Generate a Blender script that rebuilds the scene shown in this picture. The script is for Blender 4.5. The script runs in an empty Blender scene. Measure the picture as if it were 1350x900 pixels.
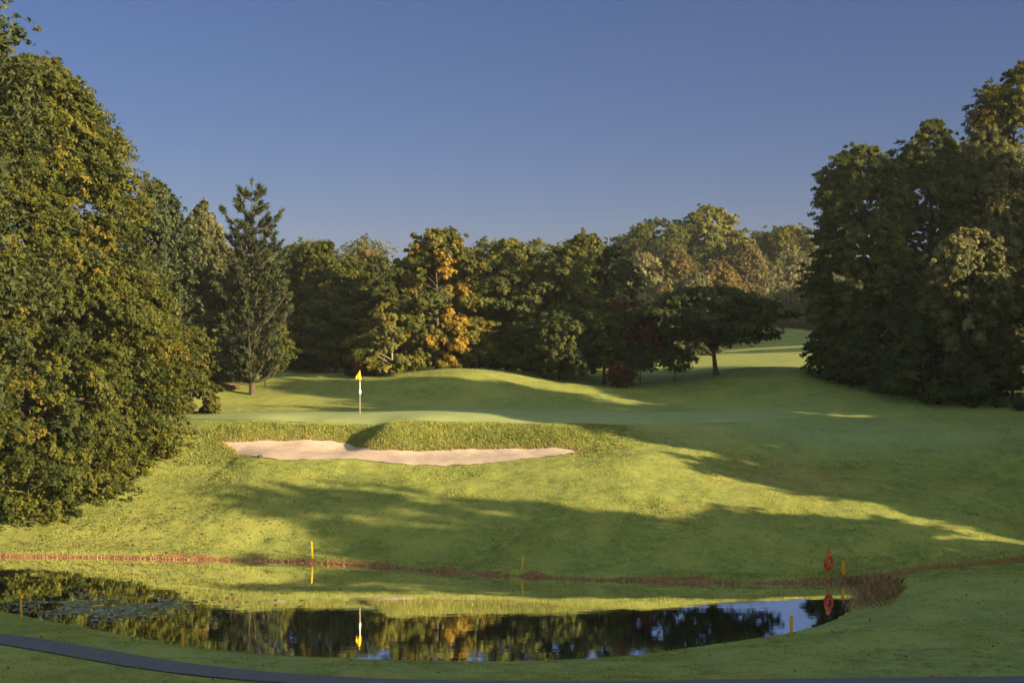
import bpy, bmesh, math, random
import numpy as np
from mathutils import Vector
from mathutils.geometry import delaunay_2d_cdt

SC = bpy.context.scene
COL = SC.collection
rng = np.random.default_rng(7)
random.seed(7)
F = 1875.0          # focal length in photograph pixels (50 mm on a 36 mm, 1350 px frame)
H = 8.1             # eye height above the pond
SUN_AZ = math.radians(30.0)     # sun stands to the right and this much behind the camera
SUN_EL = math.radians(14.0)

# ------------------------------------------------------------------ helpers
def link(o, parent=None):
    COL.objects.link(o)
    if parent is not None:
        o.parent = parent
    return o

def tag(o, label=None, cat=None, group=None, kind=None):
    if label: o['label'] = label
    if cat: o['category'] = cat
    if group: o['group'] = group
    if kind: o['kind'] = kind
    return o

def empty(name, loc):
    o = bpy.data.objects.new(name, None)
    o.empty_display_size = 0.3
    o.location = loc
    return link(o)

def mesh_np(name, verts, faces, mat=None, parent=None, attrs=None, smooth=False):
    """verts (n,3); faces (m,k) with fixed k, or list of index lists."""
    me = bpy.data.meshes.new(name)
    verts = np.asarray(verts, dtype=np.float32)
    if isinstance(faces, np.ndarray):
        m, k = faces.shape
        me.vertices.add(len(verts)); me.vertices.foreach_set('co', verts.ravel())
        me.loops.add(m * k); me.loops.foreach_set('vertex_index', faces.astype(np.int32).ravel())
        me.polygons.add(m)
        me.polygons.foreach_set('loop_start', np.arange(0, m * k, k, dtype=np.int32))
        me.update(calc_edges=True)
    else:
        me.from_pydata([tuple(v) for v in verts], [], faces)
        me.update()
    if attrs:
        for an, (dom, arr) in attrs.items():
            a = me.attributes.new(an, 'FLOAT', dom)
            a.data.foreach_set('value', np.asarray(arr, dtype=np.float32).ravel())
    if smooth:
        me.polygons.foreach_set('use_smooth', np.ones(len(me.polygons), dtype=bool))
    if mat: me.materials.append(mat)
    o = bpy.data.objects.new(name, me)
    return link(o, parent)

def sstep(a, b, x):
    t = np.clip((x - a) / (b - a), 0, 1)
    return t * t * (3 - 2 * t)

_perm = np.random.default_rng(3).random((256, 256))
def vnoise(x, y):
    xi = np.floor(x).astype(int); yi = np.floor(y).astype(int)
    fx = x - xi; fy = y - yi
    fx = fx * fx * (3 - 2 * fx); fy = fy * fy * (3 - 2 * fy)
    a = _perm[xi & 255, yi & 255]; b = _perm[(xi + 1) & 255, yi & 255]
    c = _perm[xi & 255, (yi + 1) & 255]; d = _perm[(xi + 1) & 255, (yi + 1) & 255]
    return (a * (1 - fx) + b * fx) * (1 - fy) + (c * (1 - fx) + d * fx) * fy - 0.5

def poly_sdf(x, y, P):
    """signed distance, negative inside"""
    x = np.asarray(x, float); y = np.asarray(y, float)
    d = np.full(x.shape, 1e9); ins = np.zeros(x.shape, bool)
    n = len(P)
    for i in range(n):
        ax, ay = P[i]; bx, by = P[(i + 1) % n]
        ex, ey = bx - ax, by - ay
        L = ex * ex + ey * ey + 1e-12
        t = np.clip(((x - ax) * ex + (y - ay) * ey) / L, 0, 1)
        d = np.minimum(d, np.hypot(x - ax - t * ex, y - ay - t * ey))
        if ay != by:
            c = ((ay > y) != (by > y)) & (x < (bx - ax) * (y - ay) / (by - ay) + ax)
            ins ^= c
    return np.where(ins, -d, d)

def line_dist(x, y, P):
    d = np.full(np.shape(x), 1e9)
    for (ax, ay), (bx, by) in zip(P[:-1], P[1:]):
        ex, ey = bx - ax, by - ay
        t = np.clip(((x - ax) * ex + (y - ay) * ey) / (ex * ex + ey * ey), 0, 1)
        d = np.minimum(d, np.hypot(x - ax - t * ex, y - ay - t * ey))
    return d

def chaikin(P, n=2, closed=True):
    P = [tuple(p) for p in P]
    for _ in range(n):
        Q = []
        m = len(P)
        for i in range(m if closed else m - 1):
            a, b = P[i], P[(i + 1) % m]
            Q.append((a[0] * .75 + b[0] * .25, a[1] * .75 + b[1] * .25))
            Q.append((a[0] * .25 + b[0] * .75, a[1] * .25 + b[1] * .75))
        if not closed:
            Q = [P[0]] + Q + [P[-1]]
        P = Q
    return P

# ------------------------------------------------------------------ terrain
CP = []     # control points X, Y, Z
def c(px, py, Y): CP.append(((px - 675) / F * Y, Y, H - (py - 450) / F * Y))
def cw(x, y, z): CP.append((x, y, z))

for p in [(-40,40,.8),(-12,36,.7),(-8,33,.7),(0,31,.7),(6,31,.75),(12,31,.8),(-10,29,.9),(0,27,1.0),(12,27,1.1),
          (0,20,2.2),(-15,20,2.2),(15,20,2.2),(0,8,4.8),(-20,8,4.6),(20,8,4.4),(0,0,6.4),(-20,0,6.2),(20,0,6.0),
          (0,-15,6.6),(15,40,.6),(15,44,.68),(20,44.5,.7),(20,36,.65),(12.6,45.8,.45),(30,45,1.0),(30,30,1.3),
          (24,47.5,.6),(17,47.2,.5),(35,52,2.6),(38,62,4.2),(40,75,5.2),(-40,20,2.5),(45,20,2.5),(60,40,2.5),
          (-32,56,1.2),(-34,64,2.6),(-36,75,4.4),(-40,90,6.0)]:
    cw(*p)
for p in [(0,716,54.2),(0,700,55.4),(100,690,56),(200,690,55.5),(150,650,59),(250,600,63.5),(250,560,67),
          (300,700,54),(300,650,58),(290,620,61.2),(450,720,52.8),(450,690,54.5),(450,650,57.5),(450,622,60.1),
          (600,730,51.2),(600,690,53.8),(600,650,57),(600,622,59.8),(750,730,50.6),(750,690,53.2),(750,650,56),(750,612,60),
          (850,740,49.6),(850,700,52),(850,674,54),(850,640,56.6),(850,600,60.5),(850,577,64),
          (1000,740,49.6),(1000,700,52.2),(1000,672,54.2),(1000,625,59.5),(1000,590,63),
          (1150,737,50),(1150,692,53),(1150,650,56.5),(1150,612,61.5),(1150,580,65.5),
          (1300,722,51.3),(1300,692,53.3),(1300,650,57),(1300,600,63),(1300,560,69),(1300,533,74),
          # green
          (300,555,67),(400,555.5,67),(500,557,66.3),(700,560,65.7),(850,562,66),(1000,562,67.5),
          (320,546,70),(474,545,69),(700,548,69),(900,548,70),(300,542,76),(474,540,76),(700,540,76),(900,540,76),(1050,545,73),
          # mounds behind the green
          (300,525,81),(300,505,85),(400,520,81),(400,500,86),(400,491,93),(500,520,80),(500,497,85.5),
          (590,515,80),(590,495,83),(590,487,86),(650,495,83),(650,488,86),(700,505,82.5),(700,494,86.5),
          (770,515,81),(770,503,86),(850,525,80),(850,508,86),(930,515,80),(930,497,85),(1000,510,80),(1000,495,83),(1000,486,86),
          (1080,495,83),(1080,487,86),(1150,510,80),(1200,520,77),(1350,522,76),(1250,512,86),
          (1000,482,105),(930,484,100),(900,481,115),(1000,468,150),(1080,468,150),(1045,433,200),(1040,450,180),(940,461,180),(1100,440,200),
          (250,500,85),(330,496,88),(400,486,110),(250,485,120),(650,482,110),(780,489,105),(600,486,92),
          # bunker: lip, sand, sand back edge, top of the face
          (330,601,61.8),(400,605,61.3),(460,605,61.4),(540,614,60.7),(600,614,60.7),(690,605,61.4),(740,600,61.9),
          (340,594,63.2),(400,597,63.0),(460,597,63.0),(540,607,61.5),(600,606,61.6),(680,600,62.0),
          (320,583,64.7),(370,581,65.0),(420,581,65.0),(455,583.5,65.1),(480,587,64.7),(503,596,62.9),(525,596,62.8),(560,595,63.1),(640,592,63.3),(700,592,63.2),(760,595,62.7),
          (320,562,65.8),(370,561,66.0),(420,561,66.0),(455,561,66.2),(482,562.5,66.0),(506,566,64.4),(530,566.5,64.3),(560,567,64.5),(640,568,64.5),(700,569,64.3),(760,573,63.9)]:
    c(*p)
for x in (-200, -90, -45, 0, 40, 90, 200):
    cw(x, 260, 11.5); cw(x, 420, 14.0)
for x in (-200, -90, 110, 200):
    cw(x, 120, 7.5); cw(x, 0, 5.0); cw(x, -60, 6.0)
CP = np.array(CP)

def _U(r2): return 0.5 * r2 * np.log(r2 + 1e-9)
def tps_fit(P, lam=0.03):
    n = len(P); s = 10.0
    q = P[:, :2] / s
    K = _U(((q[:, None] - q[None]) ** 2).sum(-1)) + lam * 0.05 * np.eye(n)
    A = np.zeros((n + 3, n + 3)); A[:n, :n] = K
    A[:n, n] = 1; A[:n, n + 1:] = q; A[n, :n] = 1; A[n + 1:, :n] = q.T
    b = np.zeros(n + 3); b[:n] = P[:, 2]
    return np.linalg.solve(A, b), q, s
W_, Q_, S_ = tps_fit(CP)
def base_h(x, y):
    x = np.clip(np.asarray(x, float), -200, 200); y = np.clip(np.asarray(y, float), -60, 420)
    xs = x.ravel() / S_; ys = y.ravel() / S_
    out = np.empty(xs.shape)
    n = len(Q_)
    for i in range(0, len(xs), 20000):
        a = xs[i:i + 20000]; b = ys[i:i + 20000]
        r2 = (a[:, None] - Q_[:, 0]) ** 2 + (b[:, None] - Q_[:, 1]) ** 2
        out[i:i + 20000] = _U(r2) @ W_[:n] + W_[n] + a * W_[n + 1] + b * W_[n + 2]
    return out.reshape(x.shape)

# pond outline (on the water plane z = 0)
def wp(px, py): Y = H * F / (py - 450); return ((px - 675) / F * Y, Y)
POND = [wp(*p) for p in [(0,734),(120,735),(220,737),(330,739),(412,742),(500,747),(560,752),(620,757),(690,760),(770,764),(850,766),(960,768),(1050,769),(1110,767),(1140,770),
        (1146,782),(1128,800),(1098,817),(1060,830),(1000,841),(930,850),(860,861),(800,867),(720,871),(620,872),(520,870),(420,867),(330,861),(250,853),(180,840),(120,828),(60,817),(0,804)]]
POND += [(-22.5, 46.2), (-27, 47.5), (-28.5, 50.5), (-26, 53.2), (-22.5, 54.0)]
POND = chaikin(POND, 2)
DITCH = [(11.6, 47.9), (13.2, 48.5), (15.2, 49.3), (18.2, 50.1), (22, 51.0), (27, 51.8)]

def hit(px, py, y0=28.0, y1=230.0, fn=None):
    fn = fn or base_h
    Y = np.arange(y0, y1, 0.1)
    X = (px - 675) / F * Y
    zr = H - (py - 450) / F * Y
    zt = fn(X, Y)
    k = np.argmax(zt >= zr)
    if not (zt >= zr).any(): k = len(Y) - 1
    return float(X[k]), float(Y[k])

GREEN_PX = [(255,553),(330,554.5),(450,556),(560,557),(700,559),(820,561),(930,559),(1010,555),(1050,550)]
GREEN = [hit(px, py, 60) for px, py in GREEN_PX] + [(15.2, 72.5), (12.0, 74.3), (5, 75.2), (-4, 75.2), (-10, 74.6), (-14.5, 72.6), (-16, 69.5)]
GREEN = chaikin(GREEN, 2)
SAND_PX_LOW = [(288,585),(306,591),(313,599),(330,603),(365,606.5),(410,607),(450,605.5),(480,606.5),(515,611),(555,614),(600,614),(640,611),(690,605.5),(735,600.5),(768,596)]
SAND_PX_TOP = [(757,594),(715,592),(660,591.5),(600,593),(545,595),(508,596.5),(488,594),(470,588),(450,583.5),(410,581.5),(360,581.5),(318,583.5)]
SAND = [hit(px, py, 59.0) for px, py in SAND_PX_LOW + SAND_PX_TOP]
SAND = chaikin(SAND, 3)
SAND = [(a + .09 * float(vnoise(np.array(a * 2.3), np.array(b * 2.3))), b + .09 * float(vnoise(np.array(a * 2.3 + 7), np.array(b * 2.3)))) for a, b in SAND]

PATH_PX = [(-330,800),(-160,815),(0,837),(100,853),(240,875),(400,889),(560,896.5),(760,899),(1000,898.5),(1350,897),(1700,897)]
PATH = []
for px, py in PATH_PX:
    Y = (H - 0.72) * F / (py - 450); PATH.append(((px - 675) / F * Y, Y - 0.5))
PATH = chaikin(PATH, 2, closed=False)

def T(x, y, bumps=True):
    x = np.asarray(x, float); y = np.asarray(y, float)
    shp = x.shape; x = x.ravel(); y = y.ravel()
    b = base_h(x, y)
    near = (y > 25) & (y < 62) & (np.abs(x) < 45)
    d = np.full(x.shape, 60.0)
    d[near] = poly_sdf(x[near], y[near], POND)
    far = sstep(44, 46.5, y)
    step = 0.07 + 0.15 * far
    out = np.maximum(b, 0.26)
    zo = step * sstep(0, .32, d) + (out - step) * sstep(0, 2.6, d)
    zi = -0.03 - 0.6 * sstep(0, 1.6, -d)
    z = np.where(d > 0, zo, zi)
    dd = line_dist(x, y, DITCH)
    z = z - np.where(d > 0, 1, 0) * 0.42 * (1 - sstep(.15, .75, dd)) * sstep(0.0, .8, d)
    z = np.where((d > 0) & (d < 60), np.maximum(z, 0.015), z)
    if bumps:
        m = sstep(0.2, 1.2, d) * sstep(0, 1.0, poly_sdf(x, y, GREEN)) * sstep(.0, .4, poly_sdf(x, y, SAND)) * sstep(.75, 1.3, line_dist(x, y, PATH))
        n = 0.045 * vnoise(x * .9, y * .9) + 0.045 * vnoise(x * 2.1 + 9, y * 2.1) + 0.025 * vnoise(x * 4.3, y * 4.3 + 5)
        z = z + m * n * 1.1 * (1 - 0.6 * sstep(63, 68, y))
        # longer turf overhanging the bunker face
    return z.reshape(shp)
def Tz(x, y): return float(T(np.array([x]), np.array([y]))[0])

# ------------------------------------------------------------------ materials
def new_mat(name):
    m = bpy.data.materials.new(name); m.use_nodes = True
    nt = m.node_tree; nt.nodes.clear()
    out = nt.nodes.new('ShaderNodeOutputMaterial')
    return m, nt, out
def N(nt, kind, **kw):
    n = nt.nodes.new(kind)
    for k, v in kw.items():
        if k in n.inputs.keys(): n.inputs[k].default_value = v
        else: setattr(n, k, v)
    return n
def ramp(nt, stops, fac=None):
    r = nt.nodes.new('ShaderNodeValToRGB')
    e = r.color_ramp.elements
    while len(e) < len(stops): e.new(0.5)
    for el, (p, col) in zip(e, stops):
        el.position = p; el.color = (*col, 1)
    if fac is not None: nt.links.new(fac, r.inputs[0])
    return r
def mixc(nt, fac, a, b, mode='MIX'):
    m = nt.nodes.new('ShaderNodeMix'); m.data_type = 'RGBA'; m.blend_type = mode
    for sock, v in ((m.inputs[0], fac), (m.inputs[6], a), (m.inputs[7], b)):
        if hasattr(v, 'is_linked') or hasattr(v, 'links'): nt.links.new(v, sock)
        elif isinstance(v, (int, float)): sock.default_value = v
        else: sock.default_value = (*v, 1)
    return m.outputs[2]
def noise(nt, scale, detail=4, rough=.55, vec=None, dist=0.0):
    n = nt.nodes.new('ShaderNodeTexNoise')
    n.inputs['Scale'].default_value = scale; n.inputs['Detail'].default_value = detail
    n.inputs['Roughness'].default_value = rough; n.inputs['Distortion'].default_value = dist
    if vec is not None: nt.links.new(vec, n.inputs['Vector'])
    return n.outputs[0]
def maprange(nt, v, a, b, c_=0.0, d=1.0):
    n = nt.nodes.new('ShaderNodeMapRange'); n.interpolation_type = 'SMOOTHSTEP'
    n.inputs[1].default_value = a; n.inputs[2].default_value = b; n.inputs[3].default_value = c_; n.inputs[4].default_value = d
    nt.links.new(v, n.inputs[0]); return n.outputs[0]
def math_(nt, op, a, b):
    n = nt.nodes.new('ShaderNodeMath'); n.operation = op
    for i, v in enumerate((a, b)):
        if isinstance(v, (int, float)): n.inputs[i].default_value = v
        else: nt.links.new(v, n.inputs[i])
    return n.outputs[0]

G_A = (.132, .148, .036); G_B = (.188, .192, .046); G_C = (.088, .112, .029); G_BR = (.20, .14, .05); G_DEW = (.17, .205, .10)
def turf_color(nt, vec):
    n1 = noise(nt, .35, 5, .6, vec); n2 = noise(nt, 2.6, 5, .65, vec); n3 = noise(nt, 13., 3, .6, vec)
    a = ramp(nt, [(.32, G_C), (.5, G_A), (.7, G_B)], n2).outputs[0]
    b = mixc(nt, maprange(nt, n1, .4, .68), a, G_B)
    cc = ramp(nt, [(.3, (.78, .80, .76)), (.62, (1.1, 1.08, 1.04))], n3).outputs[0]
    return mixc(nt, .8, b, mixc(nt, 1.0, b, cc, 'MULTIPLY'))
def attr(nt, name):
    a = nt.nodes.new('ShaderNodeAttribute'); a.attribute_name = name; return a.outputs['Fac']

def ground_mat():
    m, nt, out = new_mat('turf')
    tc = nt.nodes.new('ShaderNodeTexCoord'); v = tc.outputs['Object']
    col = turf_color(nt, v)
    wob = noise(nt, 1.1, 4, .6, v)
    dew = math_(nt, 'MULTIPLY', attr(nt, 'dew'), maprange(nt, wob, .2, .7, .6, 1.0))
    col = mixc(nt, dew, col, G_DEW)
    br = math_(nt, 'MULTIPLY', attr(nt, 'dry'), maprange(nt, wob, .3, .65))
    col = mixc(nt, br, col, G_BR)
    fine = noise(nt, 5.5, 5, .7, v)
    bank = math_(nt, 'ADD', attr(nt, 'bank'), maprange(nt, fine, .25, .75, -.3, .3))
    soil = ramp(nt, [(.3, (.055, .032, .018)), (.55, (.17, .085, .035)), (.75, (.24, .15, .06))], fine).outputs[0]
    col = mixc(nt, maprange(nt, bank, .42, .62), col, soil)
    bs = N(nt, 'ShaderNodeBsdfPrincipled', Roughness=.9); bs.inputs['Specular IOR Level'].default_value = .12
    nt.links.new(col, bs.inputs['Base Color'])
    bp = N(nt, 'ShaderNodeBump', Strength=.55, Distance=.04)
    nt.links.new(noise(nt, 7., 6, .7, v), bp.inputs['Height']); nt.links.new(bp.outputs[0], bs.inputs['Normal'])
    nt.links.new(bs.outputs[0], out.inputs[0]); return m
def green_mat():
    m, nt, out = new_mat('mown_green')
    tc = nt.nodes.new('ShaderNodeTexCoord'); v = tc.outputs['Object']
    col = ramp(nt, [(.35, (.145, .172, .062)), (.65, (.190, .208, .074))], noise(nt, .8, 5, .6, v)).outputs[0]
    bs = N(nt, 'ShaderNodeBsdfPrincipled', Roughness=.8); bs.inputs['Specular IOR Level'].default_value = .2
    nt.links.new(col, bs.inputs['Base Color'])
    bp = N(nt, 'ShaderNodeBump', Strength=.35, Distance=.01)
    nt.links.new(noise(nt, 40., 3, .7, v), bp.inputs['Height']); nt.links.new(bp.outputs[0], bs.inputs['Normal'])
    nt.links.new(bs.outputs[0], out.inputs[0]); return m
def grainy(name, c0, c1, scale, rough=.9, bump=.3, bscale=30., dist=.02):
    m, nt, out = new_mat(name)
    tc = nt.nodes.new('ShaderNodeTexCoord'); v = tc.outputs['Object']
    col = ramp(nt, [(.3, c0), (.7, c1)], noise(nt, scale, 6, .65, v)).outputs[0]
    bs = N(nt, 'ShaderNodeBsdfPrincipled', Roughness=rough); bs.inputs['Specular IOR Level'].default_value = .2
    nt.links.new(col, bs.inputs['Base Color'])
    bp = N(nt, 'ShaderNodeBump', Strength=bump, Distance=dist)
    nt.links.new(noise(nt, bscale, 4, .65, v), bp.inputs['Height']); nt.links.new(bp.outputs[0], bs.inputs['Normal'])
    nt.links.new(bs.outputs[0], out.inputs[0]); return m
def paint(name, col, rough=.45, var=.25, scale=9.):
    return grainy(name, tuple(x * (1 - var) for x in col), tuple(min(1, x * (1 + var * .4)) for x in col), scale, rough, .15, 20., .004)
def leaf_mat(name, stops, trans=.42):
    stops = [(p, tuple(x * 1.3 for x in c_)) for p, c_ in stops]
    m, nt, out = new_mat(name)
    col = ramp(nt, stops, attr(nt, 'tint')).outputs[0]
    d = N(nt, 'ShaderNodeBsdfPrincipled', Roughness=.55); d.inputs['Specular IOR Level'].default_value = .1
    t = nt.nodes.new('ShaderNodeBsdfTranslucent')
    nt.links.new(col, d.inputs['Base Color'])
    tcol = mixc(nt, 1.0, col, (1.25, 1.2, .6), 'MULTIPLY')
    nt.links.new(tcol, t.inputs[0])
    mx = nt.nodes.new('ShaderNodeMixShader'); mx.inputs[0].default_value = trans
    nt.links.new(d.outputs[0], mx.inputs[1]); nt.links.new(t.outputs[0], mx.inputs[2])
    nt.links.new(mx.outputs[0], out.inputs[0]); return m
def grass_mat():
    m, nt, out = new_mat('grass_blades')
    tc = nt.nodes.new('ShaderNodeTexCoord'); v = tc.outputs['Object']
    col = turf_color(nt, v)
    t1 = attr(nt, 'tint')
    col = mixc(nt, maprange(nt, t1, .5, 1.0, 0, .3), col, (.23, .21, .05))
    dry = attr(nt, 'dry')
    col = mixc(nt, dry, col, (.2, .14, .055))
    col = mixc(nt, 1.0, col, (1.22, 1.22, 1.2), 'MULTIPLY')
    d = N(nt, 'ShaderNodeBsdfPrincipled', Roughness=.7); d.inputs['Specular IOR Level'].default_value = .15
    t = nt.nodes.new('ShaderNodeBsdfTranslucent')
    nt.links.new(col, d.inputs['Base Color']); nt.links.new(col, t.inputs[0])
    mx = nt.nodes.new('ShaderNodeMixShader'); mx.inputs[0].default_value = .3
    nt.links.new(d.outputs[0], mx.inputs[1]); nt.links.new(t.outputs[0], mx.inputs[2])
    nt.links.new(mx.outputs[0], out.inputs[0]); return m
def water_mat():
    m, nt, out = new_mat('pond_water')
    tc = nt.nodes.new('ShaderNodeTexCoord'); v = tc.outputs['Object']
    g = N(nt, 'ShaderNodeBsdfGlossy', Roughness=.02); g.inputs[0].default_value = (.98, .98, .98, 1)
    d = N(nt, 'ShaderNodeBsdfDiffuse'); d.inputs[0].default_value = (.03, .035, .018, 1)
    bp = N(nt, 'ShaderNodeBump', Strength=.045, Distance=.02)
    mp = nt.nodes.new('ShaderNodeMapping'); mp.inputs['Scale'].default_value = (.6, 2.2, 1)
    nt.links.new(v, mp.inputs[0])
    nt.links.new(noise(nt, 1.6, 3, .5, mp.outputs[0]), bp.inputs['Height'])
    nt.links.new(bp.outputs[0], g.inputs['Normal'])
    lw = N(nt, 'ShaderNodeLayerWeight', Blend=.5)
    fac = maprange(nt, lw.outputs['Facing'], .0, .8, .25, .95)
    mx = nt.nodes.new('ShaderNodeMixShader'); nt.links.new(fac, mx.inputs[0])
    nt.links.new(d.outputs[0], mx.inputs[1]); nt.links.new(g.outputs[0], mx.inputs[2])
    nt.links.new(mx.outputs[0], out.inputs[0]); return m

M_TURF = ground_mat(); M_GREEN = green_mat(); M_WATER = water_mat(); M_BLADE = grass_mat()
M_SAND = grainy('bunker_sand', (.25, .185, .14), (.32, .24, .185), 1.2, .95, .5, 9., .03)
M_ASPH = grainy('worn_asphalt', (.05, .048, .06), (.085, .08, .098), 6., .85, .3, 60., .01)
M_GRAVEL = grainy('earth_track', (.09, .06, .035), (.17, .115, .07), 4., .95, .5, 25., .02)
M_BARK = grainy('grey_brown_bark', (.025, .018, .013), (.075, .055, .04), 7., .95, .8, 18., .04)
M_BARK_PALE = grainy('pale_bark', (.08, .065, .05), (.19, .16, .12), 7., .9, .6, 18., .03)
M_YEL = paint('yellow_stake_paint', (.5, .235, .012), .5, .3)
M_RED = paint('red_buoy_plastic', (.36, .04, .02), .5, .25)
M_ORANGE = paint('orange_red_post', (.36, .11, .035), .5, .3)
M_WHITE = paint('white_paint', (.5, .49, .45), .4, .15)
M_POLE = paint('dull_pole', (.30, .28, .22), .4, .2)
M_FLAG = paint('yellow_flag_cloth', (.85, .52, .03), .8, .15)
M_STONE = grainy('dark_stone', (.03, .028, .025), (.09, .08, .07), 8., .9, .4, 20., .02)

LM = {
 'beech':  leaf_mat('beech_leaves', [(0, (.018, .025, .006)), (.35, (.035, .043, .008)), (.65, (.058, .061, .009)), (.88, (.086, .075, .010)), (1, (.10, .072, .011))]),
 'oak':    leaf_mat('oak_leaves', [(0, (.022, .031, .008)), (.5, (.046, .053, .010)), (.85, (.078, .074, .012)), (1, (.095, .072, .014))]),
 'dark':   leaf_mat('dark_green_leaves', [(0, (.024, .032, .012)), (.6, (.043, .052, .015)), (1, (.075, .076, .018))]),
 'yellow': leaf_mat('yellow_green_leaves', [(0, (.042, .053, .013)), (.5, (.085, .083, .017)), (1, (.145, .120, .022))]),
 'orange': leaf_mat('orange_and_green_leaves', [(0, (.03, .04, .012)), (.45, (.062, .065, .015)), (.66, (.085, .080, .017)), (.76, (.14, .104, .016)), (1, (.19, .118, .016))]),
 'amber':  leaf_mat('amber_leaves', [(0, (.040, .040, .013)), (.5, (.080, .064, .021)), (1, (.105, .070, .022))]),
 'red':    leaf_mat('dark_red_leaves', [(0, (.03, .018, .013)), (.5, (.065, .028, .018)), (1, (.12, .042, .024))]),
 'pale':   leaf_mat('pale_grey_green_leaves', [(0, (.040, .046, .019)), (.5, (.080, .080, .033)), (1, (.165, .145, .068))]),
 'needle': leaf_mat('pine_needles', [(0, (.012, .019, .009)), (.6, (.024, .032, .013)), (1, (.050, .053, .017))], .12),
 'blue':   leaf_mat('blue_green_needles', [(0, (.014, .020, .009)), (.6, (.028, .036, .015)), (1, (.050, .055, .020))], .15),
 'brown':  leaf_mat('brown_tinged_leaves', [(0, (.04, .03, .015)), (.5, (.10, .07, .03)), (1, (.17, .10, .04))]),
 'reed':   leaf_mat('dry_reed', [(0, (.07, .035, .022)), (.5, (.145, .085, .042)), (1, (.25, .165, .085))], .2),
 'weed':   leaf_mat('floating_weed', [(0, (.05, .055, .03)), (.6, (.12, .13, .09)), (1, (.22, .22, .17))], .1),
}

# ------------------------------------------------------------------ ground sheet
def axis(segs, grow_lo, grow_hi):
    v = [segs[0][0]]
    for a, b, s in segs:
        n = max(1, round((b - a) / s)); v += list(np.linspace(a, b, n + 1)[1:])
    lo = []; s = segs[0][2]; x = v[0]
    while x > grow_lo: s *= 1.28; x -= s; lo.append(x)
    s = segs[-1][2]; x = v[-1]; hi = []
    while x < grow_hi: s *= 1.28; x += s; hi.append(x)
    return np.array(lo[::-1] + v + hi)
gx = axis([(-45, -27, 1.2), (-27, -14.5, .3), (-14.5, 5.5, .16), (5.5, 22, .28), (22, 60, 1.2)], -2500, 2500)
gy = axis([(-5, 27, 1.2), (27, 34, .4), (34, 56, .18), (56, 60, .25), (60, 66.5, .12), (66.5, 90, .35), (90, 125, 1.), (125, 260, 3.)], -300, 3500)
XX, YY = np.meshgrid(gx, gy)
ZZ = T(XX, YY)
nx, ny = len(gx), len(gy)
dP = poly_sdf(XX, YY, POND)
dD = line_dist(XX, YY, DITCH)
bank = (1 - sstep(.03, .30, dP + .25 * vnoise(XX * 1.3, YY * 1.3))) * sstep(44.2, 46.8, YY + .12 * (XX < -15)) 
corner = np.exp(-(((XX - 11.6) / 1.3) ** 2 + ((YY - 45.8) / 2.0) ** 2)) * 1.1
bank = np.maximum(bank, corner * (dP < 1.3))
bank = np.maximum(bank, (1 - sstep(.3, .8, dD)) * .95)
PX = 675 + F * XX / np.maximum(YY, 1)
def blob(cx, cy, rx, ry): return np.exp(-(((XX - cx) / rx) ** 2 + ((YY - cy) / ry) ** 2))
dry = np.clip(.85 * blob(11.8, 59.5, 3.0, 2.2) + .45 * blob(-16, 54.6, 6, .7) + .35 * blob(8, 64.5, 3, 1.5) + .4 * blob(7, 54, 3, .8), 0, 1)
dew = np.clip(.65 * blob(16, 66.5, 7, 3.2) + .2 * blob(12, 40, 7, 5) + .3 * blob(-2, 34, 16, 2.6) + .4 * blob(6, 73, 14, 4), 0, 1)
idx = np.arange(nx * ny).reshape(ny, nx)
faces = np.stack([idx[:-1, :-1], idx[:-1, 1:], idx[1:, 1:], idx[1:, :-1]], -1).reshape(-1, 4)
g = mesh_np('ground', np.stack([XX, YY, ZZ], -1).reshape(-1, 3), faces, M_TURF, None,
            {'bank': ('POINT', bank), 'dry': ('POINT', dry), 'dew': ('POINT', dew)}, True)
tag(g, 'rolling mown grass of the golf course around pond and green', 'ground', kind='structure')

def sheet(name, poly, spacing, lift, mat, label, cat, zfun=None):
    P = np.array(poly)
    x0, y0 = P.min(0); x1, y1 = P.max(0)
    gxx, gyy = np.meshgrid(np.arange(x0, x1, spacing[0]), np.arange(y0, y1, spacing[1]))
    gxx = gxx.ravel() + .02; gyy = gyy.ravel() + .013
    ins = poly_sdf(gxx, gyy, poly) < -min(spacing) * .5
    pts = [Vector(p) for p in poly] + [Vector((a, b)) for a, b in zip(gxx[ins], gyy[ins])]
    n = len(poly)
    vs, es, fs, *_ = delaunay_2d_cdt(pts, [(i, (i + 1) % n) for i in range(n)], [list(range(n))], 1, 1e-5)
    V = np.array([(v.x, v.y) for v in vs])
    z = (zfun or T)(V[:, 0], V[:, 1]) + lift
    o = mesh_np(name, np.column_stack([V, z]), [list(f) for f in fs], mat, None, None, True)
    return tag(o, label, cat, kind='structure')
sheet('putting_green', GREEN, (.5, .35), .012, M_GREEN, 'closely mown pale putting green with a flagstick', 'green')
def sand_z(x, y):
    return T(x, y) + .03 * vnoise(x * 1.7, y * 1.7) + .018 * vnoise(x * 4, y * 4) + .012 * np.sin((x * .5 + y * .9 + .4 * vnoise(x, y)) * 16)
sheet('bunker', SAND, (.16, .12), .025, M_SAND, 'pale sand bunker below the grass face of the green', 'bunker', sand_z)

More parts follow.
